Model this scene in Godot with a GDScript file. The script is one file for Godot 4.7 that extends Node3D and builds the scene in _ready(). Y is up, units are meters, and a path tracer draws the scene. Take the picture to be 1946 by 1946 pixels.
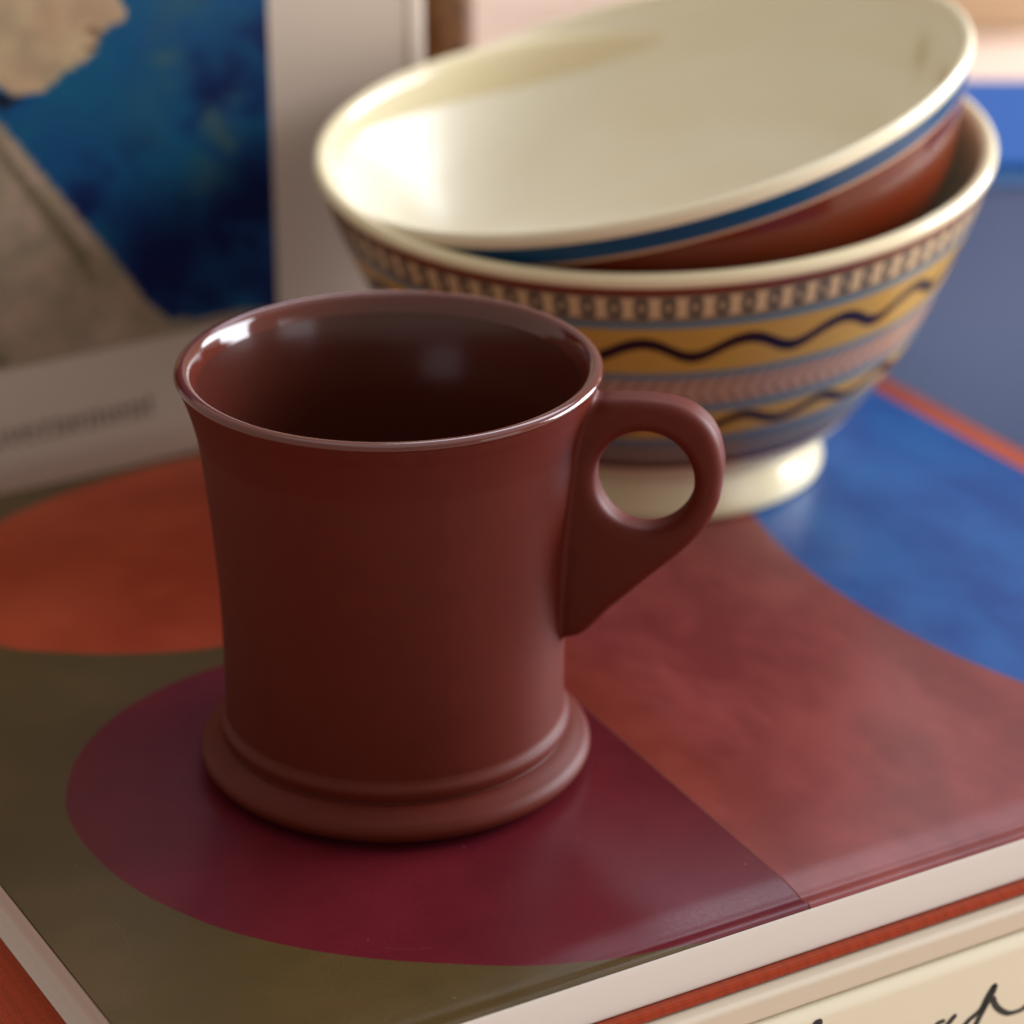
extends Node3D

# Frame of the painted book: corner nearest the camera, along the spine, away from the spine
const BOOK_O := Vector3(-0.03275, 0.0, 0.12644)
const E1 := Vector3(0.86515, 0.0, -0.50151)
const E2 := Vector3(-0.50151, 0.0, -0.86515)
const COVER_S := 0.303
const COVER_T := 0.292
const COVER_END := 0.263

var names := {}


func _ready() -> void:
	# ---- camera
	var cam := Camera3D.new()
	cam.name = "camera"
	cam.position = Vector3(0.02459, 0.30273, 0.54308)
	cam.rotation_degrees = Vector3(-24.4, 0, 0)
	cam.fov = 19.92
	cam.near = 0.02
	cam.far = 20.0
	var lens := CameraAttributesPhysical.new()
	lens.frustum_focal_length = 68.33
	lens.frustum_near = 0.02
	lens.frustum_far = 20.0
	lens.frustum_focus_distance = 0.555
	lens.exposure_aperture = 6.2
	cam.attributes = lens
	add_child(cam)
	# ---- surrounding dim room light
	var env := Environment.new()
	env.background_mode = Environment.BG_COLOR
	env.background_color = Color(0.685, 0.65, 0.615)
	env.background_energy_multiplier = 1.0
	env.tonemap_mode = Environment.TONE_MAPPER_LINEAR
	env.tonemap_exposure = 1.2
	env.sdfgi_enabled = true
	env.ssao_enabled = true
	env.ssil_enabled = true
	var we := WorldEnvironment.new()
	we.name = "surroundings"
	we.environment = env
	add_child(we)
	# ---- window light, right and a little behind
	window_light("window_light", 114.0, 16.0, 2.1, Vector2(1.7, 1.3), 10.8, Color(0.95, 0.97, 1.0))
	# daylight from a roof window above, and a smaller window far behind
	window_light("roof_window_light", 115.0, 74.0, 1.9, Vector2(2.6, 2.4), 1.2, Color(0.95, 0.96, 1.0))
	window_light("side_window_light", 57.0, 5.0, 1.6, Vector2(0.65, 0.55), 0.18, Color(0.95, 0.97, 1.0))
	window_light("far_window_light", 166.0, 45.0, 2.2, Vector2(1.0, 0.45), 0.75, Color(0.92, 0.93, 1.0))

	build_table()
	build_book_stack()
	build_painted_book()
	build_mug()
	build_bowls()
	build_standing_books()
	build_background()


func window_light(called: String, azimuth: float, elevation: float, distance: float, size: Vector2, energy: float, color: Color) -> void:
	var l := AreaLight3D.new()
	l.name = called
	var a := deg_to_rad(azimuth)
	var e := deg_to_rad(elevation)
	var at := Vector3(0.05, 0.04, -0.08)
	var d := Vector3(sin(a) * cos(e), sin(e), cos(a) * cos(e))
	add_child(l)
	l.look_at_from_position(at + d * distance, at, Vector3.UP)
	l.area_size = size
	l.light_energy = energy
	l.light_color = color
	l.shadow_enabled = true
	l.area_range = 8.0
	l.area_attenuation = 2.0


# ------------------------------------------------------------------ helpers
func numbered(called: String) -> String:
	if not names.has(called):
		names[called] = 0
		return called
	names[called] += 1
	return "%s_%03d" % [called, names[called]]


func thing(called: String, label: String, category: String, at := Vector3.ZERO, group := "") -> Node3D:
	var o := Node3D.new()
	o.name = numbered(called)
	o.position = at
	o.set_meta("label", label)
	o.set_meta("category", category)
	if group:
		o.set_meta("group", group)
	add_child(o)
	return o


func part(called: String, m: Mesh, mat: Material, parent: Node3D, label := "") -> MeshInstance3D:
	var o := MeshInstance3D.new()
	o.name = called
	o.mesh = m
	o.material_override = mat
	if label:
		o.set_meta("label", label)
	parent.add_child(o, true)
	return o


func mat(c: Color, rough: float, spec := 0.5) -> StandardMaterial3D:
	var m := StandardMaterial3D.new()
	m.albedo_color = c
	m.roughness = rough
	m.metallic_specular = spec
	m.cull_mode = BaseMaterial3D.CULL_DISABLED
	return m


func noise_texture(freq: float, lo: Color, hi: Color, size := 512, sd := 1, octaves := 4) -> NoiseTexture2D:
	var n := FastNoiseLite.new()
	n.seed = sd
	n.frequency = freq
	n.fractal_octaves = octaves
	var t := NoiseTexture2D.new()
	t.width = size
	t.height = size
	t.seamless = true
	t.noise = n
	var g := Gradient.new()
	g.set_color(0, lo)
	g.set_color(1, hi)
	t.color_ramp = g
	return t


# a surface over (u, v) in 0..1, with normals from the function itself
func sheet(nu: int, nv: int, fn: Callable, flip := false, us := [], vs := []) -> ArrayMesh:
	var pos := PackedVector3Array()
	var nor := PackedVector3Array()
	var uv := PackedVector2Array()
	var idx := PackedInt32Array()
	for j in nv + 1:
		var v: float = vs[j] if vs.size() else float(j) / nv
		for i in nu + 1:
			var u: float = us[i] if us.size() else float(i) / nu
			var p: Vector3 = fn.call(u, v)
			var e := 0.0015
			var du: Vector3 = fn.call(u + e, v) - fn.call(u - e, v)
			var dv: Vector3 = fn.call(u, minf(v + e, 1.0)) - fn.call(u, maxf(v - e, 0.0))
			var n := du.cross(dv).normalized()
			if flip:
				n = -n
			pos.append(p)
			nor.append(n)
			uv.append(Vector2(u, v))
	for j in nv:
		for i in nu:
			var a := j * (nu + 1) + i
			var b := a + 1
			var c := a + nu + 1
			var d := c + 1
			if flip:
				idx.append_array([a, b, c, b, d, c])
			else:
				idx.append_array([a, c, b, b, c, d])
	var arr := []
	arr.resize(Mesh.ARRAY_MAX)
	arr[Mesh.ARRAY_VERTEX] = pos
	arr[Mesh.ARRAY_NORMAL] = nor
	arr[Mesh.ARRAY_TEX_UV] = uv
	arr[Mesh.ARRAY_INDEX] = idx
	var m := ArrayMesh.new()
	m.add_surface_from_arrays(Mesh.PRIMITIVE_TRIANGLES, arr)
	return m


# Catmull-Rom through points given in millimetres; t runs over the whole curve
func curve_at(pts: PackedVector2Array, t: float) -> Vector2:
	var n := pts.size() - 1
	var x := clampf(t, 0.0, 1.0) * n
	var i := mini(int(x), n - 1)
	var w := x - i
	var a := pts[maxi(i - 1, 0)]
	var b := pts[i]
	var c := pts[i + 1]
	var d := pts[mini(i + 2, n)]
	return 0.5 * ((2.0 * b) + (c - a) * w + (2.0 * a - 5.0 * b + 4.0 * c - d) * w * w + (3.0 * b - a - 3.0 * c + d) * w * w * w)


func dense(pts: PackedVector2Array, each := 6) -> PackedVector2Array:
	var out := PackedVector2Array()
	var n := (pts.size() - 1) * each
	for i in n + 1:
		out.append(curve_at(pts, float(i) / n))
	return out


func closed_curve(pts: PackedVector2Array, each := 8) -> PackedVector2Array:
	var out := PackedVector2Array()
	var n := pts.size()
	for i in n:
		var a := pts[(i + n - 1) % n]
		var b := pts[i]
		var c := pts[(i + 1) % n]
		var d := pts[(i + 2) % n]
		for k in each:
			var w := float(k) / each
			out.append(0.5 * ((2.0 * b) + (c - a) * w + (2.0 * a - 5.0 * b + 4.0 * c - d) * w * w + (3.0 * b - a - 3.0 * c + d) * w * w * w))
	return out


# a turned shape; profile in mm as (radius, height), from bottom to top on the outside
func turned(profile: PackedVector2Array, around: int, each := 6, bend: Variant = null) -> ArrayMesh:
	var fn := func(u: float, v: float) -> Vector3:
		var q := curve_at(profile, v) * 0.001
		var a := u * TAU - PI / 2.0 - PI   # the seam lies at the back
		var p := Vector3(q.x * cos(a), q.y, q.x * sin(a))
		return bend.call(p) if bend != null else p
	return sheet(around, (profile.size() - 1) * each, fn, true)


# a box with rounded edges; size in metres, centred on its base
func rounded_box(size: Vector3, r: float, steps := 3) -> ArrayMesh:
	var st := SurfaceTool.new()
	st.begin(Mesh.PRIMITIVE_TRIANGLES)
	var h := size * 0.5 - Vector3(r, r, r)
	var n := steps * 2 + 1
	for axis in 3:
		for side in [-1.0, 1.0]:
			var grid := []
			for j in n + 1:
				var row := []
				for i in n + 1:
					var c := [0.0, 0.0]
					var k := [i, j]
					for q in 2:
						c[q] = -1.0 if k[q] <= steps else 1.0
					var ang := [0.0, 0.0]
					for q in 2:
						ang[q] = (-1.0 + float(k[q]) / steps if k[q] <= steps else float(k[q] - steps - 1) / steps)
					var dir := Vector3.ZERO
					dir[axis] = side
					dir[(axis + 1) % 3] = tan(ang[0] * PI / 4.0)
					dir[(axis + 2) % 3] = tan(ang[1] * PI / 4.0)
					dir = dir.normalized()
					var p := Vector3.ZERO
					p[axis] = side * h[axis]
					p[(axis + 1) % 3] = c[0] * h[(axis + 1) % 3]
					p[(axis + 2) % 3] = c[1] * h[(axis + 2) % 3]
					row.append([p + dir * r + Vector3(0, size.y * 0.5, 0), dir])
				grid.append(row)
			for j in n:
				for i in n:
					var q := [grid[j][i], grid[j][i + 1], grid[j + 1][i], grid[j + 1][i + 1]]
					var order := [0, 2, 1, 1, 2, 3] if side > 0 else [0, 1, 2, 1, 3, 2]
					for o in order:
						st.set_normal(q[o][1])
						st.add_vertex(q[o][0])
	return st.commit()


func book_frame(o: Node3D) -> void:
	# x along the spine, z towards the reader (out of the spine)
	o.transform = Transform3D(Basis(E1, Vector3.UP, -E2), BOOK_O)


# fills a closed outline (pixels) into an RGB byte image with soft edges, colour from a callable(x, y)
func fill(px: PackedByteArray, w: int, h: int, poly: PackedVector2Array, paint: Callable) -> void:
	var lo := 1e9
	var hi := -1e9
	for p in poly:
		lo = minf(lo, p.y)
		hi = maxf(hi, p.y)
	for y in range(maxi(0, int(lo)), mini(h - 1, int(hi) + 1) + 1):
		var xs := []
		var yc := y + 0.5
		for i in poly.size():
			var a := poly[i]
			var b := poly[(i + 1) % poly.size()]
			if (a.y <= yc) != (b.y <= yc):
				xs.append(a.x + (yc - a.y) / (b.y - a.y) * (b.x - a.x))
		xs.sort()
		for k in range(0, xs.size() - 1, 2):
			var x0: float = xs[k]
			var x1: float = xs[k + 1]
			for x in range(maxi(0, int(x0)), mini(w - 1, int(x1)) + 1):
				var cover := clampf(x + 1.0 - x0, 0, 1) * clampf(x1 - x, 0, 1)
				var c: Color = paint.call(x, y)
				var at := (y * w + x) * 3
				px[at] = int(lerpf(px[at], c.r8, cover))
				px[at + 1] = int(lerpf(px[at + 1], c.g8, cover))
				px[at + 2] = int(lerpf(px[at + 2], c.b8, cover))


func noise_bytes(size: int, freq: float, sd: int, octaves := 4) -> PackedByteArray:
	var n := FastNoiseLite.new()
	n.seed = sd
	n.frequency = freq
	n.fractal_octaves = octaves
	var im := n.get_image(size, size)
	im.convert(Image.FORMAT_L8)
	return im.get_data()


# ------------------------------------------------------------------ table and stack
func build_table() -> void:
	var m := mat(Color(0.88, 0.765, 0.69), 0.75, 0.3)
	m.albedo_texture = noise_texture(0.01, Color(0.94, 0.94, 0.94), Color(1, 1, 1), 512, 5)
	m.uv1_triplanar = true
	m.uv1_scale = Vector3(2, 2, 2)
	var o := MeshInstance3D.new()
	o.name = "table_top"
	o.mesh = rounded_box(Vector3(2.2, 0.03, 2.2), 0.004)
	o.material_override = m
	o.position = Vector3(0.1, -0.082, -0.55)
	o.set_meta("kind", "structure")
	add_child(o)


func linen(c: Color, pitch_mm: float) -> StandardMaterial3D:
	# a woven cloth: threads over and under, computed once
	var n := 96
	var im := Image.create(n, n, false, Image.FORMAT_RGB8)
	var hm := Image.create(n, n, false, Image.FORMAT_L8)
	var rng := RandomNumberGenerator.new()
	rng.seed = 11
	var tone := []
	for i in 48:
		tone.append(rng.randf_range(0.8, 1.0))
	for y in n:
		for x in n:
			var cx := (x / 8) % 2
			var cy := (y / 8) % 2
			var over := cx == cy
			var fx := absf(fposmod(x + 0.5, 8.0) / 8.0 - 0.5) * 2.0
			var fy := absf(fposmod(y + 0.5, 8.0) / 8.0 - 0.5) * 2.0
			var hgt := (1.0 - fy * fy) * (1.0 - 0.35 * fx) if over else (1.0 - fx * fx) * (1.0 - 0.35 * fy)
			var t: float = tone[x / 8] if not over else tone[24 + y / 8]
			var k := t * lerpf(0.62, 1.0, hgt)
			im.set_pixel(x, y, Color(k, k * 0.97, k * 0.94))
			hm.set_pixel(x, y, Color(hgt, hgt, hgt))
	var m := mat(c, 0.85, 0.25)
	m.albedo_texture = ImageTexture.create_from_image(im)
	m.heightmap_enabled = true
	m.heightmap_texture = ImageTexture.create_from_image(hm)
	m.heightmap_scale = 0.006
	m.uv1_triplanar = true
	var k2 := 1000.0 / (12.0 * pitch_mm)
	m.uv1_scale = Vector3(k2, k2, k2)
	m.rim_enabled = true
	m.rim = 0.9
	return m


func build_book_stack() -> void:
	# thin orange clothbound book under the painted one
	var cloth := thing("clothbound_book", "thin orange linen clothbound book lying directly under the painted book, edges jutting out", "book")
	book_frame(cloth)
	var cm := linen(Color(0.74, 0.255, 0.08), 0.40)
	var top := part("front_cover", rounded_box(Vector3(0.398, 0.0021, 0.345), 0.0009), cm, cloth)
	top.position = Vector3(0.130, -0.01315, -0.1701)

	# thin cream paperback
	var cream := thing("paperback", "thin cream paperback with a plain spine, between the orange clothbound book and the lettered book", "book")
	book_frame(cream)
	var pm := mat(Color(0.77, 0.72, 0.64), 0.5, 0.35)
	var pc := part("cover", rounded_box(Vector3(0.395, 0.0058, 0.330), 0.0012), pm, cream)
	pc.position = Vector3(0.128, -0.01905, -0.1594)

	# thick cream hardback with hand-lettered spine
	var let := thing("lettered_book", "thick cream book at the bottom of the stack, dark handwritten script on its spine", "book")
	book_frame(let)
	var lm := mat(Color(0.83, 0.795, 0.70), 0.42, 0.4)
	var lc := part("cover", rounded_box(Vector3(0.40, 0.0325, 0.331), 0.0032), lm, let)
	lc.position = Vector3(0.128, -0.0518, -0.1586)
	var ink := mat(Color(0.03, 0.085, 0.10), 0.4)
	var strokes := [
		PackedVector2Array([Vector2(124, -27), Vector2(126.5, -31.5), Vector2(129, -26.5), Vector2(130.4, -23.1), Vector2(131.5, -22.7), Vector2(131.4, -26), Vector2(132.2, -32.5), Vector2(135.6, -36), Vector2(140, -33.6), Vector2(145.2, -30.4), Vector2(146.2, -33), Vector2(146.6, -38), Vector2(148.6, -37), Vector2(152, -33.2), Vector2(154, -32.4), Vector2(154.4, -36), Vector2(156, -39), Vector2(158.6, -36), Vector2(161.2, -33.3), Vector2(163.2, -33.2)]),
		PackedVector2Array([Vector2(166, -32.6), Vector2(164.6, -33.6), Vector2(162.6, -35.8), Vector2(161.6, -38.6), Vector2(163, -40.4), Vector2(166, -38.4), Vector2(169, -35.4), Vector2(172.2, -33.6), Vector2(173.7, -31), Vector2(175.6, -28.4)]),
		PackedVector2Array([Vector2(175.6, -28.4), Vector2(175, -30.4), Vector2(173.3, -33.2), Vector2(171, -37.2), Vector2(169.6, -40.6)]),
		PackedVector2Array([Vector2(175.1, -31.4), Vector2(175.7, -33.3), Vector2(177.2, -35.3), Vector2(179.4, -36.9), Vector2(181.6, -37.3), Vector2(184, -36.9), Vector2(190, -33.5)]),
	]
	for s in strokes:
		part("lettering", ink_stroke(s, 1.6), ink, let)


# a line of ink on the spine of the lettered book, a little thicker on the downstrokes
func ink_stroke(pts: PackedVector2Array, width: float) -> ArrayMesh:
	var d := dense(pts, 8)
	var st := SurfaceTool.new()
	st.begin(Mesh.PRIMITIVE_TRIANGLES)
	var z := 0.0069 + 0.00004
	var rows := []
	for i in d.size():
		var t := (d[mini(i + 1, d.size() - 1)] - d[maxi(i - 1, 0)]).normalized()
		var n := Vector2(-t.y, t.x)
		var end := minf(1.0, minf(i, d.size() - 1 - i) / 4.0 + 0.3)
		var w := width * (0.62 + 0.38 * absf(t.y)) * end * 0.5
		rows.append([d[i] - n * w, d[i] + n * w])
	for i in d.size() - 1:
		for q in [rows[i][0], rows[i][1], rows[i + 1][0], rows[i][1], rows[i + 1][1], rows[i + 1][0]]:
			st.set_normal(Vector3(0, 0, 1))
			st.add_vertex(Vector3(q.x * 0.001, q.y * 0.001, z))
	return st.commit()


# ------------------------------------------------------------------ the painted book
func cover_height(t: float) -> float:
	# t: mm from the spine edge. A scored hinge, then a gentle swell, then flat.
	var y := 0.0
	if t < 13.0:
		y -= 0.62 * pow(1.0 - smoothstep(3.6, 13.0, t), 1.3)
	var g := (t - 3.7) / 1.25
	y -= 0.30 * exp(-g * g)
	if t < 1.6:
		var k := (1.6 - maxf(t, 0.0)) / 1.6
		y -= 0.55 * (1.0 - sqrt(maxf(0.0, 1.0 - k * k * 0.98)))
	return y


func hinge_steps() -> Array:
	var vs := []
	for t in [0.0, 0.1, 0.25, 0.45, 0.7, 1.0, 1.4, 1.8, 2.2, 2.6, 3.0, 3.3, 3.6, 3.9, 4.2, 4.6, 5.0, 5.5, 6.0, 6.6, 7.2, 8.0, 9.0, 10.0, 11.0, 12.0, 13.0, 16.0, 40.0, 120.0, 200.0, 263.0]:
		vs.append(t / 292.0)
	return vs


func build_painted_book() -> void:
	var book := thing("painted_book", "softcover book with abstract painted cover and white spine under the mug and bowls", "book")
	book_frame(book)
	var tex := cover_texture()
	var cm := StandardMaterial3D.new()
	cm.albedo_texture = tex
	cm.roughness = 0.36
	cm.metallic_specular = 0.36
	cm.cull_mode = BaseMaterial3D.CULL_DISABLED
	cm.roughness_texture = noise_texture(0.22, Color(0.74, 0.74, 0.74), Color(1, 1, 1), 1024, 9)
	var vs := hinge_steps()
	var front := func(u: float, v: float) -> Vector3:
		return Vector3(u * COVER_S, cover_height(v * 292.0) * 0.001, -v * COVER_T)
	part("front_cover", sheet(24, vs.size() - 1, front, false, [], vs), cm, book)
	# a paper jacket wrapped over the right part of the cover, its edge a hair proud
	var jm: StandardMaterial3D = cm.duplicate()
	jm.albedo_texture = jacket_texture()
	var edge := func(v: float) -> float: return (133.55 + 0.0415 * v * 292.0) * 0.001
	var jacket := func(u: float, v: float) -> Vector3:
		var s0: float = edge.call(v)
		return Vector3(lerpf(s0, COVER_S + 0.0003, u), cover_height(v * 292.0) * 0.001 + 0.00013, -v * COVER_T + 0.0002)
	part("jacket_flap", sheet(16, vs.size() - 1, jacket, false, [], vs), jm, book, "smooth maroon and blue paper flap wrapped over the right of the cover")
	var lip := func(u: float, v: float) -> Vector3:
		var s0: float = edge.call(v)
		return Vector3(s0 - 0.00028 * (1.0 - u), cover_height(v * 292.0) * 0.001 + 0.00002 + 0.00011 * u, -v * COVER_T + 0.0002)
	part("jacket_edge", sheet(1, vs.size() - 1, lip, false, [], vs), mat(Color(0.56, 0.28, 0.23), 0.6), book)
	# white spine, slightly rounded at its foot
	var sp := dense(PackedVector2Array([Vector2(0.0, -1.02), Vector2(0.12, -1.5), Vector2(0.2, -3.0), Vector2(0.22, -6.0), Vector2(0.2, -9.0), Vector2(0.1, -10.4), Vector2(-0.5, -10.95)]), 3)
	var wm := mat(Color(0.80, 0.775, 0.745), 0.38, 0.4)
	var spine := func(u: float, v: float) -> Vector3:
		var q := curve_at(sp, v)
		return Vector3(u * COVER_S, q.y * 0.001, q.x * 0.001 + 0.0002)
	part("spine", sheet(12, 18, spine, true), wm, book)
	# trimmed page block at the left, top sheet overhanging it
	var pg := PackedVector2Array([Vector2(6.0, -0.95), Vector2(0.75, -0.95), Vector2(0.42, -1.15), Vector2(0.3, -2.2), Vector2(0.25, -4.2), Vector2(0.1, -5.9), Vector2(-0.5, -7.6), Vector2(-1.3, -9.6), Vector2(-1.7, -10.6), Vector2(-1.6, -10.97)])
	var pages := func(u: float, v: float) -> Vector3:
		var q := curve_at(pg, v)
		return Vector3(q.x * 0.001, q.y * 0.001, lerpf(-0.0004, -COVER_END + 0.001, u))
	var under := func(u: float, v: float) -> Vector3:
		return Vector3(lerpf(0.0, COVER_S, u), -0.0005 + cover_height(maxf(v * 292.0, 2.0)) * 0.001, -v * COVER_T - 0.0004)
	part("cover_underside", sheet(2, vs.size() - 1, under, true, [], vs), mat(Color(0.30, 0.22, 0.15), 0.7), book)
	var lip2 := func(u: float, v: float) -> Vector3:
		return Vector3(-0.00004, lerpf(-0.0005, 0.0, u) + cover_height(v * 292.0) * 0.001, -v * COVER_T)
	part("cover_edge", sheet(1, vs.size() - 1, lip2, false, [], vs), mat(Color(0.22, 0.17, 0.10), 0.7), book)
	# far sides of the block
	var right := func(u: float, v: float) -> Vector3:
		return Vector3(COVER_S - 0.0005, lerpf(-0.0109, -0.0006, v), -u * COVER_END)
	var back := func(u: float, v: float) -> Vector3:
		return Vector3(u * COVER_S, lerpf(-0.0109, -0.0006, v), -COVER_END + 0.001)
	var block := SurfaceTool.new()
	block.begin(Mesh.PRIMITIVE_TRIANGLES)
	for m in [sheet(8, 54, pages, false), sheet(2, 2, right, true), sheet(2, 2, back, true)]:
		block.append_from(m, 0, Transform3D())
	part("page_block", block.commit(), page_paper(), book)


# cut edges of many sheets: fine lines running the length of the block
func page_paper() -> StandardMaterial3D:
	var im := Image.create(8, 256, false, Image.FORMAT_RGB8)
	var rng := RandomNumberGenerator.new()
	rng.seed = 19
	for y in 256:
		var k := rng.randf_range(0.90, 1.0)
		for x in 8:
			im.set_pixel(x, y, Color(k, k, k))
	var m := mat(Color(0.83, 0.785, 0.735), 0.6, 0.3)
	m.albedo_texture = ImageTexture.create_from_image(im)
	return m


const TW := 1536
const TH := 1480


func mm_to_px(p: Vector2) -> Vector2:
	return Vector2(p.x / 303.0 * TW, p.y / 292.0 * TH)


func poly_px(mm: PackedVector2Array) -> PackedVector2Array:
	var out := PackedVector2Array()
	for p in mm:
		out.append(mm_to_px(p))
	return out


# a dab of paint: mix of two colours by broad and fine noise
func painter(a: Color, b: Color, broad: PackedByteArray, fine: PackedByteArray, grain: PackedByteArray, k := 1.0) -> Callable:
	return func(x: int, y: int) -> Color:
		var n1 := broad[((y / 2) % 1024) * 1024 + (x / 2) % 1024] / 255.0
		var n2 := fine[(y % 1024) * 1024 + x % 1024] / 255.0
		var n3 := grain[(y % 1024) * 1024 + x % 1024] / 255.0
		var c := a.lerp(b, clampf(0.5 + ((n1 - 0.5) * 1.7 + (n2 - 0.5) * 0.7) * k, 0.0, 1.0))
		var g := 1.0 + (n3 - 0.5) * 0.17
		return Color(c.r * g, c.g * g, c.b * g)


var broad: PackedByteArray
var fine: PackedByteArray
var grain: PackedByteArray


func cover_texture() -> ImageTexture:
	broad = noise_bytes(1024, 0.006, 3)
	fine = noise_bytes(1024, 0.012, 4)
	grain = noise_bytes(1024, 0.30, 8, 2)
	var px := PackedByteArray()
	px.resize(TW * TH * 3)
	var all := PackedVector2Array([Vector2(-1, -1), Vector2(TW + 1, -1), Vector2(TW + 1, TH + 1), Vector2(-1, TH + 1)])
	fill(px, TW, TH, all, painter(Color(0.27, 0.215, 0.115), Color(0.305, 0.235, 0.135), broad, fine, grain))
	var burg := closed_curve(PackedVector2Array([Vector2(20.0, 88), Vector2(22.2, 106), Vector2(30.9, 123.4), Vector2(43.6, 136.3), Vector2(58.5, 144.6), Vector2(75.8, 148.6), Vector2(100, 149), Vector2(140, 142), Vector2(150, 60), Vector2(150, -8), Vector2(118, -1.5), Vector2(96, 2.6), Vector2(75.4, 8.9), Vector2(62.7, 16.7), Vector2(50.6, 25.8), Vector2(39.5, 37.0), Vector2(29.6, 51.3), Vector2(22.3, 69.9)]))
	fill(px, TW, TH, poly_px(burg), painter(Color(0.312, 0.069, 0.105), Color(0.352, 0.085, 0.120), broad, fine, grain))
	var orange := closed_curve(PackedVector2Array([Vector2(32, 200), Vector2(37.2, 182.9), Vector2(46.5, 173.9), Vector2(55.5, 167.7), Vector2(67.2, 161.5), Vector2(80.2, 157.3), Vector2(105, 154), Vector2(140, 160), Vector2(165, 205), Vector2(150, 250), Vector2(121.8, 259.6), Vector2(95, 258.1), Vector2(78.7, 254), Vector2(61.8, 246.9), Vector2(45, 234), Vector2(34, 217)]))
	fill(px, TW, TH, poly_px(orange), painter(Color(0.54, 0.19, 0.09), Color(0.60, 0.235, 0.13), broad, fine, grain))
	specks(px, 110, 21)
	scuffs(px, 40, 61)
	return ImageTexture.create_from_image(Image.create_from_data(TW, TH, false, Image.FORMAT_RGB8, px))


# faint hairline scuffs, the way a laminated cover gathers them
func scuffs(px: PackedByteArray, count: int, sd: int) -> void:
	var rng := RandomNumberGenerator.new()
	rng.seed = sd
	for i in count:
		var p := Vector2(rng.randf_range(0, TW), rng.randf_range(0, TH * 0.6))
		var a := rng.randf_range(0, TAU)
		var bend := rng.randf_range(-0.02, 0.02)
		var k := rng.randf_range(0.05, 0.18)
		for q in rng.randi_range(15, 130):
			p += Vector2(cos(a), sin(a))
			a += bend
			if p.x < 0 or p.y < 0 or p.x >= TW or p.y >= TH or rng.randf() < 0.25:
				continue
			var at := (int(p.y) * TW + int(p.x)) * 3
			for c in 3:
				px[at + c] = int(lerpf(px[at + c], 190.0, k))


func specks(px: PackedByteArray, count: int, sd: int) -> void:
	var rng := RandomNumberGenerator.new()
	rng.seed = sd
	for i in count:
		var x := rng.randi_range(4, TW - 5)
		var y := rng.randi_range(4, TH - 5)
		var k := rng.randf_range(0.12, 0.4)
		for q in rng.randi_range(1, 4):
			var at := (y * TW + x) * 3
			for c in 3:
				px[at + c] = int(lerpf(px[at + c], 205.0, k))
			x = clampi(x + rng.randi_range(-1, 1), 0, TW - 1)
			y = clampi(y + rng.randi_range(0, 1), 0, TH - 1)


func jacket_texture() -> ImageTexture:
	# laid out along the flap: u from its edge to the fore-edge
	var px := PackedByteArray()
	px.resize(TW * TH * 3)
	var all := PackedVector2Array([Vector2(-1, -1), Vector2(TW + 1, -1), Vector2(TW + 1, TH + 1), Vector2(-1, TH + 1)])
	var rose := painter(Color(0.40, 0.16, 0.155), Color(0.475, 0.212, 0.20), broad, fine, grain, 1.1)
	var rust := Color(0.43, 0.155, 0.09)
	var both := func(x: int, y: int) -> Color:
		var c: Color = rose.call(x, y)
		# a band of rust brown along the edge, worn away unevenly
		var d := x / float(TW) * 169.0
		var n := fine[((y + 300) % 1024) * 1024 + (x + 200) % 1024] / 255.0
		var k := clampf(1.0 - (d - 2.0) / (10.0 + 18.0 * n), 0.0, 1.0) * 0.5
		return c.lerp(rust, k * clampf(0.2 + y / float(TH) * 3.2, 0.0, 1.0))
	fill(px, TW, TH, all, both)
	var blue := PackedVector2Array()
	for i in 120:
		var a := TAU * i / 120.0
		var p := Vector2(394.84 + 175.74 * cos(a), 105.3 + 175.74 * sin(a))
		blue.append(p)
	# beyond the arc everything up to the far corner stays blue
	var shape := PackedVector2Array()
	for p in blue:
		var s0 := 133.55 + 0.0415 * p.y
		shape.append(Vector2((p.x - s0) / (303.3 - s0) * TW, p.y / 292.0 * TH))
	fill(px, TW, TH, shape, painter(Color(0.01, 0.22, 0.47), Color(0.06, 0.29, 0.53), broad, fine, grain, 1.1))
	specks(px, 110, 33)
	scuffs(px, 40, 62)
	return ImageTexture.create_from_image(Image.create_from_data(TW, TH, false, Image.FORMAT_RGB8, px))


# ------------------------------------------------------------------ mug
const MUG_WALL := [Vector2(35.8, 8.7), Vector2(36.4, 9.05), Vector2(36.65, 9.9), Vector2(36.75, 11.0), Vector2(36.5, 11.8), Vector2(36.0, 12.3), Vector2(35.65, 13.0), Vector2(35.52, 14.6), Vector2(35.5, 24), Vector2(35.75, 39), Vector2(36.6, 53), Vector2(37.6, 64), Vector2(38.7, 74), Vector2(39.35, 77.5), Vector2(40.2, 80.8), Vector2(41.1, 83.8), Vector2(41.75, 85.6), Vector2(42.15, 86.8), Vector2(42.4, 87.6)]


func mug_radius(h: float) -> float:
	for i in MUG_WALL.size() - 1:
		if h <= MUG_WALL[i + 1].y:
			var k: float = clampf((h - MUG_WALL[i].y) / (MUG_WALL[i + 1].y - MUG_WALL[i].y), 0, 1)
			return lerpf(MUG_WALL[i].x, MUG_WALL[i + 1].x, k)
	return 42.4


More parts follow.
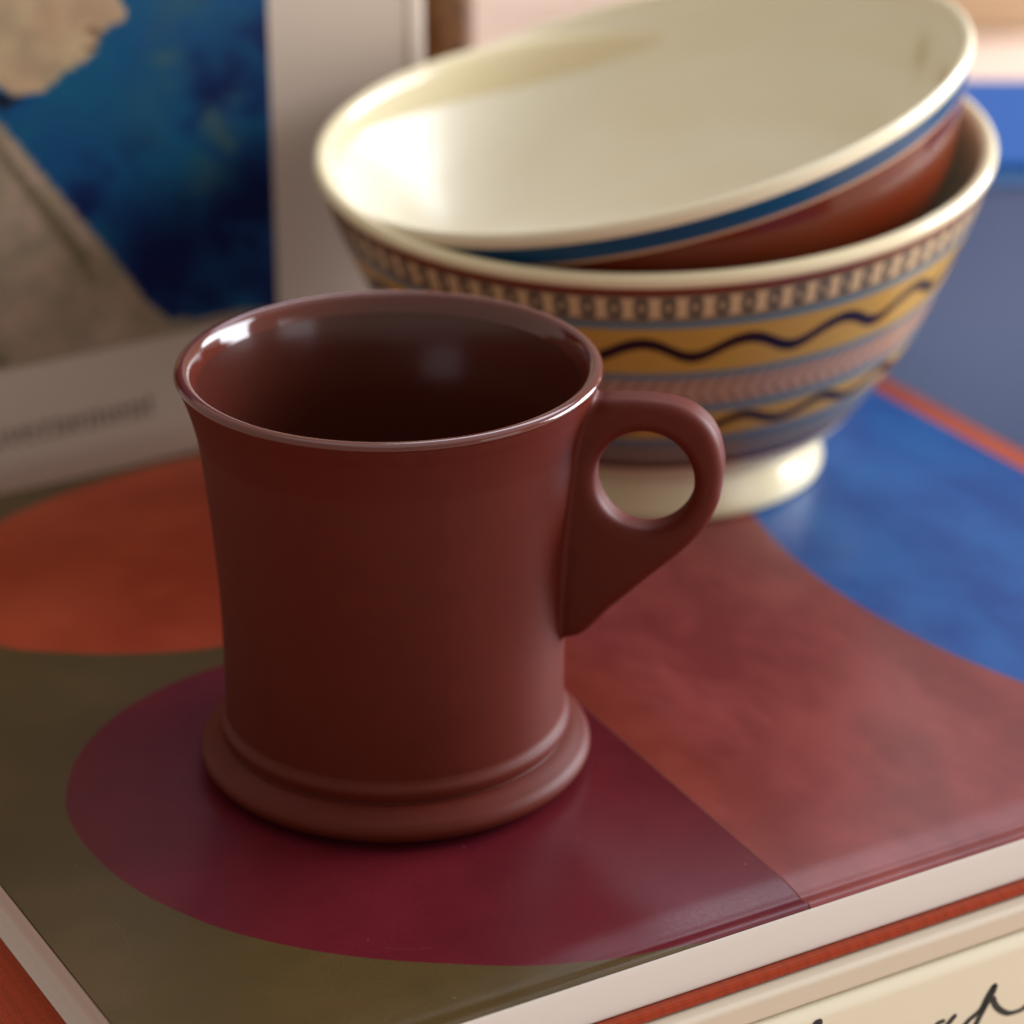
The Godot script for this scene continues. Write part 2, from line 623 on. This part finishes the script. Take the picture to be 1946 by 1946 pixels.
func build_mug() -> void:
	var mug := thing("mug", "brown stoneware mug with flared rim, stepped foot and ring handle, standing on the painted book", "mug")
	var clay := mat(Color(0.335, 0.112, 0.072), 0.50, 0.27)
	clay.albedo_texture = speckle_texture()
	clay.roughness_texture = noise_texture(0.08, Color(0.9, 0.9, 0.9), Color(1, 1, 1), 512, 16)
	clay.uv1_triplanar = true
	clay.uv1_scale = Vector3(24, 24, 24)
	var glaze := mat(Color(0.34, 0.14, 0.10), 0.09, 0.55)
	var inside := mat(Color(0.275, 0.118, 0.085), 0.19, 0.5)
	part("foot_ring", turned(PackedVector2Array([Vector2(20, 0.6), Vector2(33.4, 0.5), Vector2(34.2, 0.05), Vector2(35.4, 0.0), Vector2(36.0, 0.5), Vector2(36.6, 1.1), Vector2(38.2, 1.25), Vector2(39.6, 1.7), Vector2(40.6, 2.6), Vector2(41.1, 3.7), Vector2(41.05, 4.6), Vector2(40.75, 5.35), Vector2(40.1, 6.15), Vector2(39.0, 6.85), Vector2(37.6, 7.65), Vector2(36.5, 8.15), Vector2(36.0, 8.35), Vector2(35.8, 8.7)]), 160, 4), clay, mug)
	part("body", turned(PackedVector2Array(MUG_WALL), 160, 5), clay, mug)
	# glazed lip, then the glazed inside
	part("glazed_lip", turned(PackedVector2Array([Vector2(42.4, 87.6), Vector2(42.75, 87.9), Vector2(42.92, 88.35), Vector2(42.7, 88.9), Vector2(42.1, 89.25), Vector2(41.3, 89.35), Vector2(40.5, 89.1), Vector2(39.85, 88.4), Vector2(39.3, 87.2), Vector2(38.7, 85.5)]), 160, 5), glaze, mug)
	part("inner_wall", turned(PackedVector2Array([Vector2(38.7, 85.5), Vector2(37.7, 81.8), Vector2(36.6, 77), Vector2(35.3, 70), Vector2(34.2, 60), Vector2(33.0, 45), Vector2(32.4, 25), Vector2(31.8, 14), Vector2(29.5, 9.5), Vector2(24, 8.1), Vector2(12, 7.8), Vector2(0.05, 7.7)]), 160, 5), inside, mug)
	var h := part("handle", handle_mesh(), clay, mug)
	h.rotation.y = -deg_to_rad(9.0)


func speckle_texture() -> ImageTexture:
	var n := 512
	var im := Image.create(n, n, false, Image.FORMAT_RGB8)
	var d := noise_bytes(1024, 0.01, 14)
	for y in n:
		for x in n:
			var k := 0.95 + 0.05 * d[y * 1024 + x] / 255.0
			im.set_pixel(x, y, Color(k, k, k))
	var rng := RandomNumberGenerator.new()
	rng.seed = 5
	for i in 70:
		var dark := rng.randf() < 0.35
		var x := rng.randi_range(0, n - 3)
		var y := rng.randi_range(0, n - 3)
		var side := 2 if dark else 1
		for yy in side:
			for xx in side:
				im.set_pixel(x + xx, y + yy, Color(0.45, 0.42, 0.42) if dark else Color(1.0, 1.0, 1.0))
	return ImageTexture.create_from_image(im)


# the ring handle: an outline with a round hole, thickened and rounded, blended into the wall
func handle_mesh() -> ArrayMesh:
	var outer := closed_curve(PackedVector2Array([Vector2(40.0, 84.1), Vector2(42.5, 84.6), Vector2(45.4, 85.1), Vector2(50.2, 85.4), Vector2(54.4, 85.3), Vector2(58.5, 84.7), Vector2(62.0, 83.2), Vector2(64.6, 81.0), Vector2(66.3, 78.3), Vector2(67.3, 75.0), Vector2(67.75, 71.6), Vector2(67.5, 68.2), Vector2(67.1, 64.6), Vector2(65.5, 60.5), Vector2(63.8, 57.5), Vector2(61.0, 54.1), Vector2(58.0, 51.1), Vector2(53.7, 47.1), Vector2(49.5, 43.0), Vector2(45.7, 39.3), Vector2(42.8, 35.9), Vector2(40.5, 33.5), Vector2(38.5, 32.3), Vector2(36.4, 32.0), Vector2(34.9, 32.6), Vector2(34.9, 40), Vector2(35.3, 50), Vector2(36.3, 65), Vector2(38.3, 79)]), 3)
	var hole_c := Vector2(52.1, 68.1)
	var hole_r := Vector2(9.9, 10.5)
	var c2 := 0.5
	var lo := Vector2(30, 26)
	var w := int((73.0 - lo.x) / c2) + 1
	var hh := int((91.0 - lo.y) / c2) + 1
	var flat := PackedFloat32Array()
	flat.resize(w * hh)
	for j in hh:
		for i in w:
			var p := lo + Vector2(i, j) * c2
			var best := 1e9
			for k in outer.size():
				var a := outer[k]
				var b := outer[(k + 1) % outer.size()]
				var ab := b - a
				var t := clampf((p - a).dot(ab) / ab.length_squared(), 0, 1)
				best = minf(best, p.distance_squared_to(a + ab * t))
			var d := sqrt(best)
			if Geometry2D.is_point_in_polygon(p, outer):
				d = -d
			var q := (p - hole_c) / hole_r
			var dh := (q.length() - 1.0) * 10.0
			flat[j * w + i] = maxf(d, -dh)
	var half := 4.6
	var e := 2.85
	var field := func(p: Vector3) -> float:
		var x := clampf((p.x - lo.x) / c2, 0, w - 1.001)
		var y := clampf((p.y - lo.y) / c2, 0, hh - 1.001)
		var i := int(x)
		var j := int(y)
		var fx := x - i
		var fy := y - j
		var d2 := lerpf(lerpf(flat[j * w + i], flat[j * w + i + 1], fx), lerpf(flat[(j + 1) * w + i], flat[(j + 1) * w + i + 1], fx), fy)
		var q := Vector2(d2 + e, absf(p.z) - (half - e))
		var s := minf(maxf(q.x, q.y), 0.0) + Vector2(maxf(q.x, 0), maxf(q.y, 0)).length() - e
		var r := sqrt(p.x * p.x + p.z * p.z)
		var wall := r - (mug_radius(p.y) - 0.25)
		var k := 2.2
		var h := maxf(k - absf(s - wall), 0.0) / k
		var u := minf(s, wall) - h * h * k * 0.25
		return maxf(u, (mug_radius(p.y) - 1.0) - r)
	return surface_nets(field, Vector3(33, 28, -8.3), Vector3(70, 89, 8.3), 0.55, 0.001)


func surface_nets(field: Callable, lo: Vector3, hi: Vector3, cell: float, scale: float) -> ArrayMesh:
	var n := Vector3i(((hi - lo) / cell).ceil()) + Vector3i.ONE
	var val := PackedFloat32Array()
	val.resize(n.x * n.y * n.z)
	for z in n.z:
		for y in n.y:
			for x in n.x:
				val[(z * n.y + y) * n.x + x] = field.call(lo + Vector3(x, y, z) * cell)
	var vid := {}
	var pos := PackedVector3Array()
	var nor := PackedVector3Array()
	var off := [Vector3i(0, 0, 0), Vector3i(1, 0, 0), Vector3i(0, 1, 0), Vector3i(1, 1, 0), Vector3i(0, 0, 1), Vector3i(1, 0, 1), Vector3i(0, 1, 1), Vector3i(1, 1, 1)]
	var edges := [[0, 1], [2, 3], [4, 5], [6, 7], [0, 2], [1, 3], [4, 6], [5, 7], [0, 4], [1, 5], [2, 6], [3, 7]]
	for z in n.z - 1:
		for y in n.y - 1:
			for x in n.x - 1:
				var base := (z * n.y + y) * n.x + x
				var c := []
				var neg := 0
				for o in off:
					var q := val[base + (o.z * n.y + o.y) * n.x + o.x]
					c.append(q)
					if q < 0.0:
						neg += 1
				if neg == 0 or neg == 8:
					continue
				var sum := Vector3.ZERO
				var cnt := 0
				for ed in edges:
					var a: float = c[ed[0]]
					var b: float = c[ed[1]]
					if (a < 0.0) != (b < 0.0):
						sum += Vector3(off[ed[0]]).lerp(Vector3(off[ed[1]]), a / (a - b))
						cnt += 1
				var p := lo + (Vector3(x, y, z) + sum / cnt) * cell
				vid[base] = pos.size()
				pos.append(p * scale)
				var h := cell * 0.7
				nor.append(Vector3(field.call(p + Vector3(h, 0, 0)) - field.call(p - Vector3(h, 0, 0)), field.call(p + Vector3(0, h, 0)) - field.call(p - Vector3(0, h, 0)), field.call(p + Vector3(0, 0, h)) - field.call(p - Vector3(0, 0, h))).normalized())
	var idx := PackedInt32Array()
	var step := [1, n.x, n.x * n.y]
	for z in range(1, n.z - 1):
		for y in range(1, n.y - 1):
			for x in range(1, n.x - 1):
				var base := (z * n.y + y) * n.x + x
				for ax in 3:
					var a := val[base] < 0.0
					var b: bool = val[base + step[ax]] < 0.0
					if a == b:
						continue
					var s1: int = step[(ax + 1) % 3]
					var s2: int = step[(ax + 2) % 3]
					var q := [base, base - s1, base - s1 - s2, base - s2]
					if not (vid.has(q[0]) and vid.has(q[1]) and vid.has(q[2]) and vid.has(q[3])):
						continue
					var v := [vid[q[0]], vid[q[1]], vid[q[2]], vid[q[3]]]
					if a:
						idx.append_array([v[0], v[2], v[1], v[0], v[3], v[2]])
					else:
						idx.append_array([v[0], v[1], v[2], v[0], v[2], v[3]])
	var arr := []
	arr.resize(Mesh.ARRAY_MAX)
	arr[Mesh.ARRAY_VERTEX] = pos
	arr[Mesh.ARRAY_NORMAL] = nor
	arr[Mesh.ARRAY_INDEX] = idx
	var m := ArrayMesh.new()
	m.add_surface_from_arrays(Mesh.PRIMITIVE_TRIANGLES, arr)
	return m


# ------------------------------------------------------------------ bowls
func build_bowls() -> void:
	var cream := mat(Color(0.87, 0.815, 0.67), 0.14, 0.5)
	# lower bowl: its mouth leans a little, as hand-thrown bowls do
	var axis := Vector3(-0.0332, 1.0, 0.0715).normalized()
	var ex := (Vector3.RIGHT - axis * axis.x).normalized()
	var ez := ex.cross(axis)
	var lean := func(p: Vector3) -> Vector3:
		var w := smoothstep(0.0, 0.03, p.y)
		return p.lerp(ex * p.x + axis * p.y + ez * p.z, w)
	var low := thing("patterned_bowl", "footed bowl printed with yellow bands and wavy lines behind the mug, holding a tipped bowl", "bowl", Vector3(0.0625, 0, -0.160))
	var wall := PackedVector2Array([Vector2(44.5, 14.5), Vector2(48.2, 17), Vector2(51.8, 20.5), Vector2(58.2, 29.5), Vector2(66.4, 42), Vector2(73, 57), Vector2(79.6, 73), Vector2(82.8, 83), Vector2(83.4, 85.2)])
	var pm := StandardMaterial3D.new()
	pm.albedo_texture = band_texture()
	pm.uv1_scale = Vector3(2, 1, 1)
	pm.roughness = 0.3
	pm.metallic_specular = 0.38
	pm.cull_mode = BaseMaterial3D.CULL_DISABLED
	part("patterned_wall", height_mapped(wall, 200, 8, lean, 0.0, 88.2), pm, low)
	part("foot", turned(PackedVector2Array([Vector2(36, 3.0), Vector2(38.5, 0.4), Vector2(41.2, 0.0), Vector2(42.8, 0.7), Vector2(43.3, 2.6), Vector2(42.6, 6.0), Vector2(41.4, 9.5), Vector2(41.0, 11.6), Vector2(41.9, 13.2), Vector2(44.6, 14.6)]), 128, 5, lean), cream, low)
	part("rim", turned(PackedVector2Array([Vector2(83.2, 85.0), Vector2(84.1, 85.7), Vector2(84.5, 86.8), Vector2(84.3, 87.9), Vector2(83.5, 88.6), Vector2(82.3, 88.7), Vector2(81.1, 88.0), Vector2(80.2, 86.7), Vector2(79.4, 84.5)]), 200, 5, lean), cream, low)
	part("inner_wall", turned(PackedVector2Array([Vector2(79.4, 84.5), Vector2(75.8, 73), Vector2(69.2, 57), Vector2(62.6, 42), Vector2(54, 29.5), Vector2(44, 20.5), Vector2(28, 16), Vector2(0.05, 15)]), 160, 6, lean), cream, low)

	# upper bowl, tipped to the left inside the lower one
	var up := thing("terracotta_bowl", "bowl cream inside, terracotta outside with a blue stripe, tipped inside the patterned bowl", "bowl")
	var n := Vector3(-0.235, 0.9717, 0.026).normalized()
	var bx := (Vector3.RIGHT - n * n.x).normalized()
	var basis := Basis(bx * 0.945, n, bx.cross(n))
	var centre := Vector3(0.0578, 0.0990, -0.1550)
	up.transform = Transform3D(basis, centre)
	var ucream := mat(Color(1, 1, 1), 0.26, 0.36)
	ucream.albedo_texture = stain_texture()
	part("inner_wall", turned(PackedVector2Array([Vector2(82.2, -2.2), Vector2(80.4, -6.5), Vector2(76.6, -14.5), Vector2(71.6, -23), Vector2(64.5, -32), Vector2(55, -39.8), Vector2(43, -45.4), Vector2(29, -48.6), Vector2(14, -49.9), Vector2(0.05, -50.2)]), 200, 6), ucream, up)
	var lipm := mat(Color(0.89, 0.85, 0.73), 0.13, 0.5)
	part("rim", turned(PackedVector2Array([Vector2(84.2, -3.6), Vector2(85.1, -2.6), Vector2(85.5, -1.2), Vector2(85.3, -0.1), Vector2(84.7, 0.5), Vector2(83.8, 0.4), Vector2(82.9, -0.5), Vector2(82.2, -2.2)]), 200, 5), lipm, up)
	part("blue_stripe", turned(PackedVector2Array([Vector2(82.4, -8.3), Vector2(83.3, -5.8), Vector2(84.2, -3.6)]), 200, 5), mat(Color(0.03, 0.245, 0.38), 0.3, 0.4), up)
	part("cream_line", turned(PackedVector2Array([Vector2(82.0, -9.3), Vector2(82.4, -8.3)]), 200, 3), mat(Color(0.66, 0.52, 0.40), 0.3, 0.4), up)
	part("outer_wall", turned(PackedVector2Array([Vector2(24, -55), Vector2(40, -53.5), Vector2(52, -50), Vector2(62, -44.5), Vector2(70, -36), Vector2(75.6, -26.5), Vector2(79.2, -17), Vector2(82.0, -9.3)]), 200, 5), mat(Color(0.36, 0.12, 0.035), 0.15, 0.4), up)
	part("foot", turned(PackedVector2Array([Vector2(27, -57.5), Vector2(29.5, -58.6), Vector2(31, -58), Vector2(31, -56), Vector2(32.5, -54)]), 96, 4), lipm, up)


# like turned(), with v laid out by height so that bands keep their place
func height_mapped(profile: PackedVector2Array, around: int, each: int, bend: Variant, h0: float, h1: float) -> ArrayMesh:
	var m := turned(profile, around, each, bend)
	var arr := m.surface_get_arrays(0)
	var uv: PackedVector2Array = arr[Mesh.ARRAY_TEX_UV]
	for i in uv.size():
		uv[i].y = 1.0 - (curve_at(profile, uv[i].y).y - h0) / (h1 - h0)
	arr[Mesh.ARRAY_TEX_UV] = uv
	var out := ArrayMesh.new()
	out.add_surface_from_arrays(Mesh.PRIMITIVE_TRIANGLES, arr)
	return out


# the printed bands of the lower bowl: half the way round, top row at the lip
func band_texture() -> ImageTexture:
	var w := 2048
	var h := 512
	var px := PackedByteArray()
	px.resize(w * h * 3)
	var tan := Color(0.76, 0.65, 0.50)
	var dark := Color(0.31, 0.275, 0.235)
	var slate := Color(0.37, 0.46, 0.50)
	var yellow := Color(0.71, 0.555, 0.255)
	var plum := Color(0.12, 0.045, 0.09)
	var rosy := Color(0.67, 0.54, 0.46)
	var maroon := Color(0.42, 0.13, 0.075)
	var paper := Color(0.87, 0.815, 0.67)
	var reps := 42
	for y in h:
		var hh := 88.2 * (1.0 - (y + 0.5) / h)
		for x in w:
			var c := paper
			var a := float(x) / w
			if hh > 85.4:
				c = paper
			elif hh > 83.3:
				c = maroon
			elif hh > 75.6:
				# figures like spools between dark ovals with a pale heart
				var f := fposmod(a * reps, 1.0) - 0.5
				var g := (hh - 79.7) / 3.6
				c = dark.lerp(tan, 0.25)
				var waist := 0.20 + 0.11 * absf(g) ** 3.0
				if absf(f) < waist and absf(g) < 0.80:
					c = tan
				var f2 := absf(f) - 0.5
				# outline of the oval, a paler ring and a small heart
				var oval := sqrt((f2 / 0.20) ** 2 + (g / 0.78) ** 2)
				if oval < 1.0:
					c = dark if oval > 0.62 or absf(g) > 0.5 else Color(0.42, 0.38, 0.31)
				if sqrt((f2 / 0.085) ** 2 + (g / 0.30) ** 2) < 1.0:
					c = tan.darkened(0.08)
				if absf(absf(g) - 0.93) < 0.06 and fposmod(a * reps * 2.0, 1.0) < 0.5:
					c = tan.darkened(0.3)
			elif hh > 73.6:
				c = slate
			elif hh > 59.7:
				c = yellow
				var wv := 67.0 + 2.3 * sin(a * 10.0 * TAU) + 0.12 * sin(a * 20.0 * TAU + 1.0)
				if absf(hh - wv) < 1.7:
					c = plum
			elif hh > 58.0:
				c = slate
			elif hh > 48.6:
				# a row of slanting leaves either side of a stem
				c = rosy
				var mid := hh - 53.3
				var f := fposmod(a * 60.0 + absf(mid) * 0.16, 1.0)
				if f < 0.42 and absf(mid) > 0.5:
					c = Color(0.55, 0.41, 0.35)
				if absf(absf(mid) - 4.2) < 0.5 and fposmod(a * 120.0, 1.0) < 0.5:
					c = slate
			elif hh > 46.2:
				c = slate
			elif hh > 37.8:
				c = yellow
				var wv := 42.2 + 1.8 * sin(a * 10.0 * TAU + 0.7) + 0.1 * sin(a * 20.0 * TAU)
				if absf(hh - wv) < 1.5:
					c = plum
			elif hh > 34.8:
				c = slate
			elif hh > 27.2:
				c = Color(0.46, 0.44, 0.41)
				if fposmod(a * 64.0, 1.0) < 0.45 and absf(hh - 31.0) < 1.0:
					c = tan.darkened(0.2)
				if fposmod(a * 64.0 + 0.5, 1.0) < 0.4 and absf(absf(hh - 31.0) - 2.4) < 0.6:
					c = tan.darkened(0.3)
			elif hh > 24.2:
				c = Color(0.36, 0.13, 0.10)
			var at := (y * w + x) * 3
			px[at] = c.r8
			px[at + 1] = c.g8
			px[at + 2] = c.b8
	return ImageTexture.create_from_image(Image.create_from_data(w, h, false, Image.FORMAT_RGB8, px))


# cream glaze with tea-brown stains that pooled here and there
func stain_texture() -> ImageTexture:
	var n := 512
	var d := noise_bytes(1024, 0.008, 31, 3)
	var im := Image.create(n, n, false, Image.FORMAT_RGB8)
	var base := Color(0.90, 0.875, 0.79)
	for y in n:
		for x in n:
			var k := d[y * 1024 + x] / 255.0
			var c := base.lerp(Color(0.88, 0.84, 0.73), clampf(k * 1.2 - 0.3, 0, 1))
			im.set_pixel(x, y, c)
	# u: round the bowl from the back, v: down the wall
	for s in [[0.79, 0.30, 0.010, 0.045, 0.30], [0.745, 0.22, 0.012, 0.035, 0.28], [0.80, 0.42, 0.008, 0.05, 0.2], [0.70, 0.2, 0.007, 0.05, 0.22], [0.16, 0.33, 0.012, 0.03, 0.16], [0.93, 0.36, 0.014, 0.03, 0.12]]:
		for y in n:
			for x in n:
				var u: float = (x / float(n) - s[0]) / s[2]
				var v: float = (y / float(n) - s[1]) / s[3]
				var r := u * u + v * v
				if r < 6.0:
					var k: float = exp(-r) * s[4] * 1.6
					im.set_pixel(x, y, im.get_pixel(x, y).lerp(Color(0.58, 0.46, 0.24), k))
	return ImageTexture.create_from_image(im)


# ------------------------------------------------------------------ books standing behind
func build_standing_books() -> void:
	var at := Vector3(-0.11789, -0.011, -0.15218)
	var az := deg_to_rad(57.6)
	var along := Vector3(sin(az), 0, -cos(az))
	var out := Vector3(cos(az), 0, sin(az))
	var b := thing("portrait_book", "white book standing upright behind the mug, painted profile portrait on its cover", "book")
	b.transform = Transform3D(Basis(along, Vector3.UP, out).scaled(Vector3.ONE * 1.03), at + along * 0.0094 + Vector3(0, 0.0019, 0))
	var paper := mat(Color(0.73, 0.665, 0.605), 0.5, 0.4)
	var w := 0.186
	var h := 0.21
	var cover := part("front_cover", rounded_box(Vector3(w, h, 0.003), 0.0008), paper, b)
	cover.position = Vector3(0.1222 - w / 2, -0.0018, -0.0015)
	var strip := part("hinge_strip", rounded_box(Vector3(0.0053, h, 0.0042), 0.0014), mat(Color(0.82, 0.76, 0.70), 0.4), b)
	strip.position = Vector3(0.1248, -0.0018, -0.0016)
	var pages := part("page_block", rounded_box(Vector3(w - 0.006, h - 0.006, 0.010), 0.0005), mat(Color(0.78, 0.70, 0.58), 0.7), b)
	pages.position = Vector3(0.1222 - w / 2, 0.0012, -0.0085)
	var backc := part("back_cover", rounded_box(Vector3(w, h, 0.003), 0.0008), paper, b)
	backc.position = Vector3(0.1222 - w / 2, -0.0018, -0.0155)
	# the printed picture, laid into the cover
	var pic := func(u: float, v: float) -> Vector3:
		return Vector3(lerpf(-0.052, 0.0815, u), lerpf(0.200, 0.0325, v), 0.00006)
	var pm := StandardMaterial3D.new()
	pm.albedo_texture = portrait_texture()
	pm.roughness = 0.55
	pm.metallic_specular = 0.25
	pm.cull_mode = BaseMaterial3D.CULL_DISABLED
	part("printed_picture", sheet(1, 1, pic, true), pm, b)
	# a line of small print under it, too soft to read
	var ink := mat(Color(0.30, 0.235, 0.19), 0.6)
	var words := TextMesh.new()
	words.text = "tout Gouvernement"
	var font := SystemFont.new()
	font.font_names = PackedStringArray(["Droid Serif"])
	words.font = font
	words.font_size = 32
	words.pixel_size = 0.00025
	words.depth = 0.0001
	words.horizontal_alignment = HORIZONTAL_ALIGNMENT_RIGHT
	var cap := part("caption", words, ink, b)
	cap.position = Vector3(0.0445, 0.0146, 0.00004)

	var leather := thing("leather_book", "dark brown leather book upright behind the right edge of the portrait book", "book")
	leather.transform = Transform3D(Basis(along, Vector3.UP, out), at + along * 0.1570 - out * 0.026)
	var lm := mat(Color(0.46, 0.28, 0.10), 0.4)
	lm.albedo_texture = noise_texture(0.03, Color(0.7, 0.7, 0.7), Color(1, 1, 1), 256, 41)
	lm.uv1_triplanar = true
	lm.uv1_scale = Vector3(20, 20, 20)
	part("cover", rounded_box(Vector3(0.0215, 0.235, 0.028), 0.0080, 5), lm, leather)


func portrait_texture() -> ImageTexture:
	var w := 512
	var h := 640
	var px := PackedByteArray()
	px.resize(w * h * 3)
	var n1 := noise_bytes(1024, 0.009, 51, 3)
	var n2 := noise_bytes(1024, 0.022, 52, 3)
	# mm on the book -> pixel on the picture
	var to := func(q: Vector2) -> Vector2: return Vector2((q.x + 52.0) / 133.5 * w, (200.0 - q.y) / 167.5 * h)
	var blots := [[51, 52, 19, 1.0], [73, 64, 17, 1.0], [68, 96, 11, 0.8], [32, 72, 7, 0.8], [81, 107, 9, 0.9], [76, 42, 14, 0.75], [60, 40, 10, 0.8], [40, 84, 8, 0.4], [70, 140, 18, 0.7], [50, 170, 20, 0.6], [-30, 190, 22, 0.6]]
	var lights := [[55, 105, 6, 0.8], [67.5, 86.5, 5, 0.9], [58, 73, 6, 0.5], [60, 122, 12, 0.45], [46, 92, 8, 0.25]]
	var night := func(x: int, y: int) -> Color:
		var a := n1[y * 1024 + x] / 255.0
		var b := n2[y * 1024 + x] / 255.0
		var q := Vector2(x / float(w) * 133.5 - 52.0, 200.0 - y / float(h) * 167.5) + Vector2(a - 0.5, b - 0.5) * 14.0
		var k := 0.0
		for t in blots:
			k = maxf(k, t[3] * exp(-q.distance_squared_to(Vector2(t[0], t[1])) / (t[2] * t[2])))
		var c := Color(0.05, 0.31, 0.43).lerp(Color(0.05, 0.24, 0.42), a).lerp(Color(0.015, 0.06, 0.24), clampf(k * 1.2 - 0.18 + (b - 0.5) * 0.5, 0.0, 1.0))
		k = 0.0
		for t in lights:
			k = maxf(k, t[3] * exp(-q.distance_squared_to(Vector2(t[0], t[1])) / (t[2] * t[2])))
		return c.lerp(Color(0.25, 0.34, 0.34), k)
	var flesh := func(x: int, y: int) -> Color:
		var b := n2[y * 1024 + x] / 255.0
		var a := n1[y * 1024 + x] / 255.0
		return Color(0.58, 0.50, 0.40).lerp(Color(0.70, 0.61, 0.47), clampf(b * 1.4 - 0.2, 0, 1)).lerp(Color(0.66, 0.50, 0.40), clampf(a - 0.3, 0, 1))
	var cloth := func(x: int, y: int) -> Color:
		var a := n1[y * 1024 + (x + 300) % 1024] / 255.0
		var b := n2[(y + 200) * 1024 + x] / 255.0
		return Color(0.54, 0.47, 0.38).lerp(Color(0.62, 0.53, 0.46), clampf(a * 1.5 - 0.25, 0, 1)).lerp(Color(0.47, 0.44, 0.36), clampf(b * 1.3 - 0.4, 0, 1))
	var shade := func(_x: int, _y: int) -> Color: return Color(0.41, 0.36, 0.28)
	var px_poly := func(pts: Array) -> PackedVector2Array:
		var out := PackedVector2Array()
		for p in pts:
			out.append(to.call(p))
		return out
	fill(px, w, h, PackedVector2Array([Vector2(-1, -1), Vector2(w + 1, -1), Vector2(w + 1, h + 1), Vector2(-1, h + 1)]), night)
	fill(px, w, h, px_poly.call([Vector2(-55, 112), Vector2(-10, 104), Vector2(4, 99), Vector2(8.5, 95), Vector2(20.5, 77.8), Vector2(34, 58.6), Vector2(44, 43), Vector2(50, 36.5), Vector2(60, 35.5), Vector2(84, 34), Vector2(84, 30), Vector2(-55, 30)]), cloth)
	fill(px, w, h, px_poly.call([Vector2(4, 92), Vector2(6, 92), Vector2(28, 60), Vector2(30, 50), Vector2(26, 55)]), shade)
	fill(px, w, h, px_poly.call([Vector2(-30, 32), Vector2(-10, 60), Vector2(-4, 62), Vector2(-2, 40), Vector2(6, 34)]), shade)
	var head := closed_curve(PackedVector2Array([Vector2(-30, 100), Vector2(-4, 104), Vector2(6, 106), Vector2(10, 103.4), Vector2(15, 101.8), Vector2(20, 102.6), Vector2(24.5, 105.8), Vector2(29, 107.6), Vector2(33.2, 109.6), Vector2(34.2, 112.2), Vector2(36, 113.4), Vector2(36.2, 115.2), Vector2(40.6, 116.2), Vector2(42.4, 118.4), Vector2(40, 124), Vector2(36, 132), Vector2(35, 145), Vector2(28, 160), Vector2(5, 168), Vector2(-25, 160), Vector2(-38, 130)]), 6)
	var hp := PackedVector2Array()
	for p in head:
		hp.append(to.call(p))
	fill(px, w, h, hp, flesh)
	var hair := closed_curve(PackedVector2Array([Vector2(-40, 120), Vector2(-12, 118), Vector2(2, 135), Vector2(22, 152), Vector2(34, 152), Vector2(24, 172), Vector2(-8, 178), Vector2(-40, 160)]), 6)
	var hq := PackedVector2Array()
	for p in hair:
		hq.append(to.call(p))
	fill(px, w, h, hq, func(_x: int, _y: int) -> Color: return Color(0.12, 0.08, 0.06))
	# shadow under the nose, the lips, the jaw
	var blush := func(_x: int, _y: int) -> Color: return Color(0.42, 0.30, 0.22)
	fill(px, w, h, px_poly.call([Vector2(31, 116.5), Vector2(36.2, 115.2), Vector2(36, 113.6), Vector2(32, 114.6)]), blush)
	fill(px, w, h, px_poly.call([Vector2(29.5, 111.8), Vector2(34.2, 112.4), Vector2(33.4, 110.6)]), blush)
	fill(px, w, h, px_poly.call([Vector2(-6, 106), Vector2(8, 103.5), Vector2(14, 101.4), Vector2(10, 100), Vector2(-2, 101)]), func(_x: int, _y: int) -> Color: return Color(0.05, 0.07, 0.13))
	# brushed, so no outline is knife-sharp
	var im := Image.create_from_data(w, h, false, Image.FORMAT_RGB8, px)
	im.resize(96, 120, Image.INTERPOLATE_BILINEAR)
	im.resize(w, h, Image.INTERPOLATE_CUBIC)
	return ImageTexture.create_from_image(im)


# ------------------------------------------------------------------ things far behind
func build_background() -> void:
	var box := thing("storage_box", "glossy blue lidded box standing on the table behind the bowls at the right", "box", Vector3(0.2325, -0.052, -0.312))
	var bm := mat(Color(0.36, 0.46, 0.67), 0.4)
	var lidm := mat(Color(0.02, 0.31, 0.60), 0.35, 0.3)
	part("box_body", rounded_box(Vector3(0.200, 0.092, 0.083), 0.004), bm, box)
	var lid := part("lid", rounded_box(Vector3(0.206, 0.0075, 0.088), 0.0025), lidm, box)
	lid.position = Vector3(0, 0.0905, 0)
	var lrim := part("lid_rim", rounded_box(Vector3(0.2075, 0.0048, 0.0895), 0.0020), mat(Color(0.28, 0.50, 0.78), 0.35), box)
	lrim.position = Vector3(0, 0.0906, 0)

	var tanbox := thing("cardboard_box", "blurred tan cardboard box far back on the table at the top right", "box", Vector3(0.235, -0.052, -0.82))
	part("box_body", rounded_box(Vector3(0.075, 0.16, 0.10), 0.003), mat(Color(0.82, 0.71, 0.57), 0.7), tanbox)
	var flap := part("flap", rounded_box(Vector3(0.079, 0.03, 0.104), 0.002), mat(Color(0.78, 0.66, 0.52), 0.7), tanbox)
	flap.position = Vector3(0, 0.152, 0)
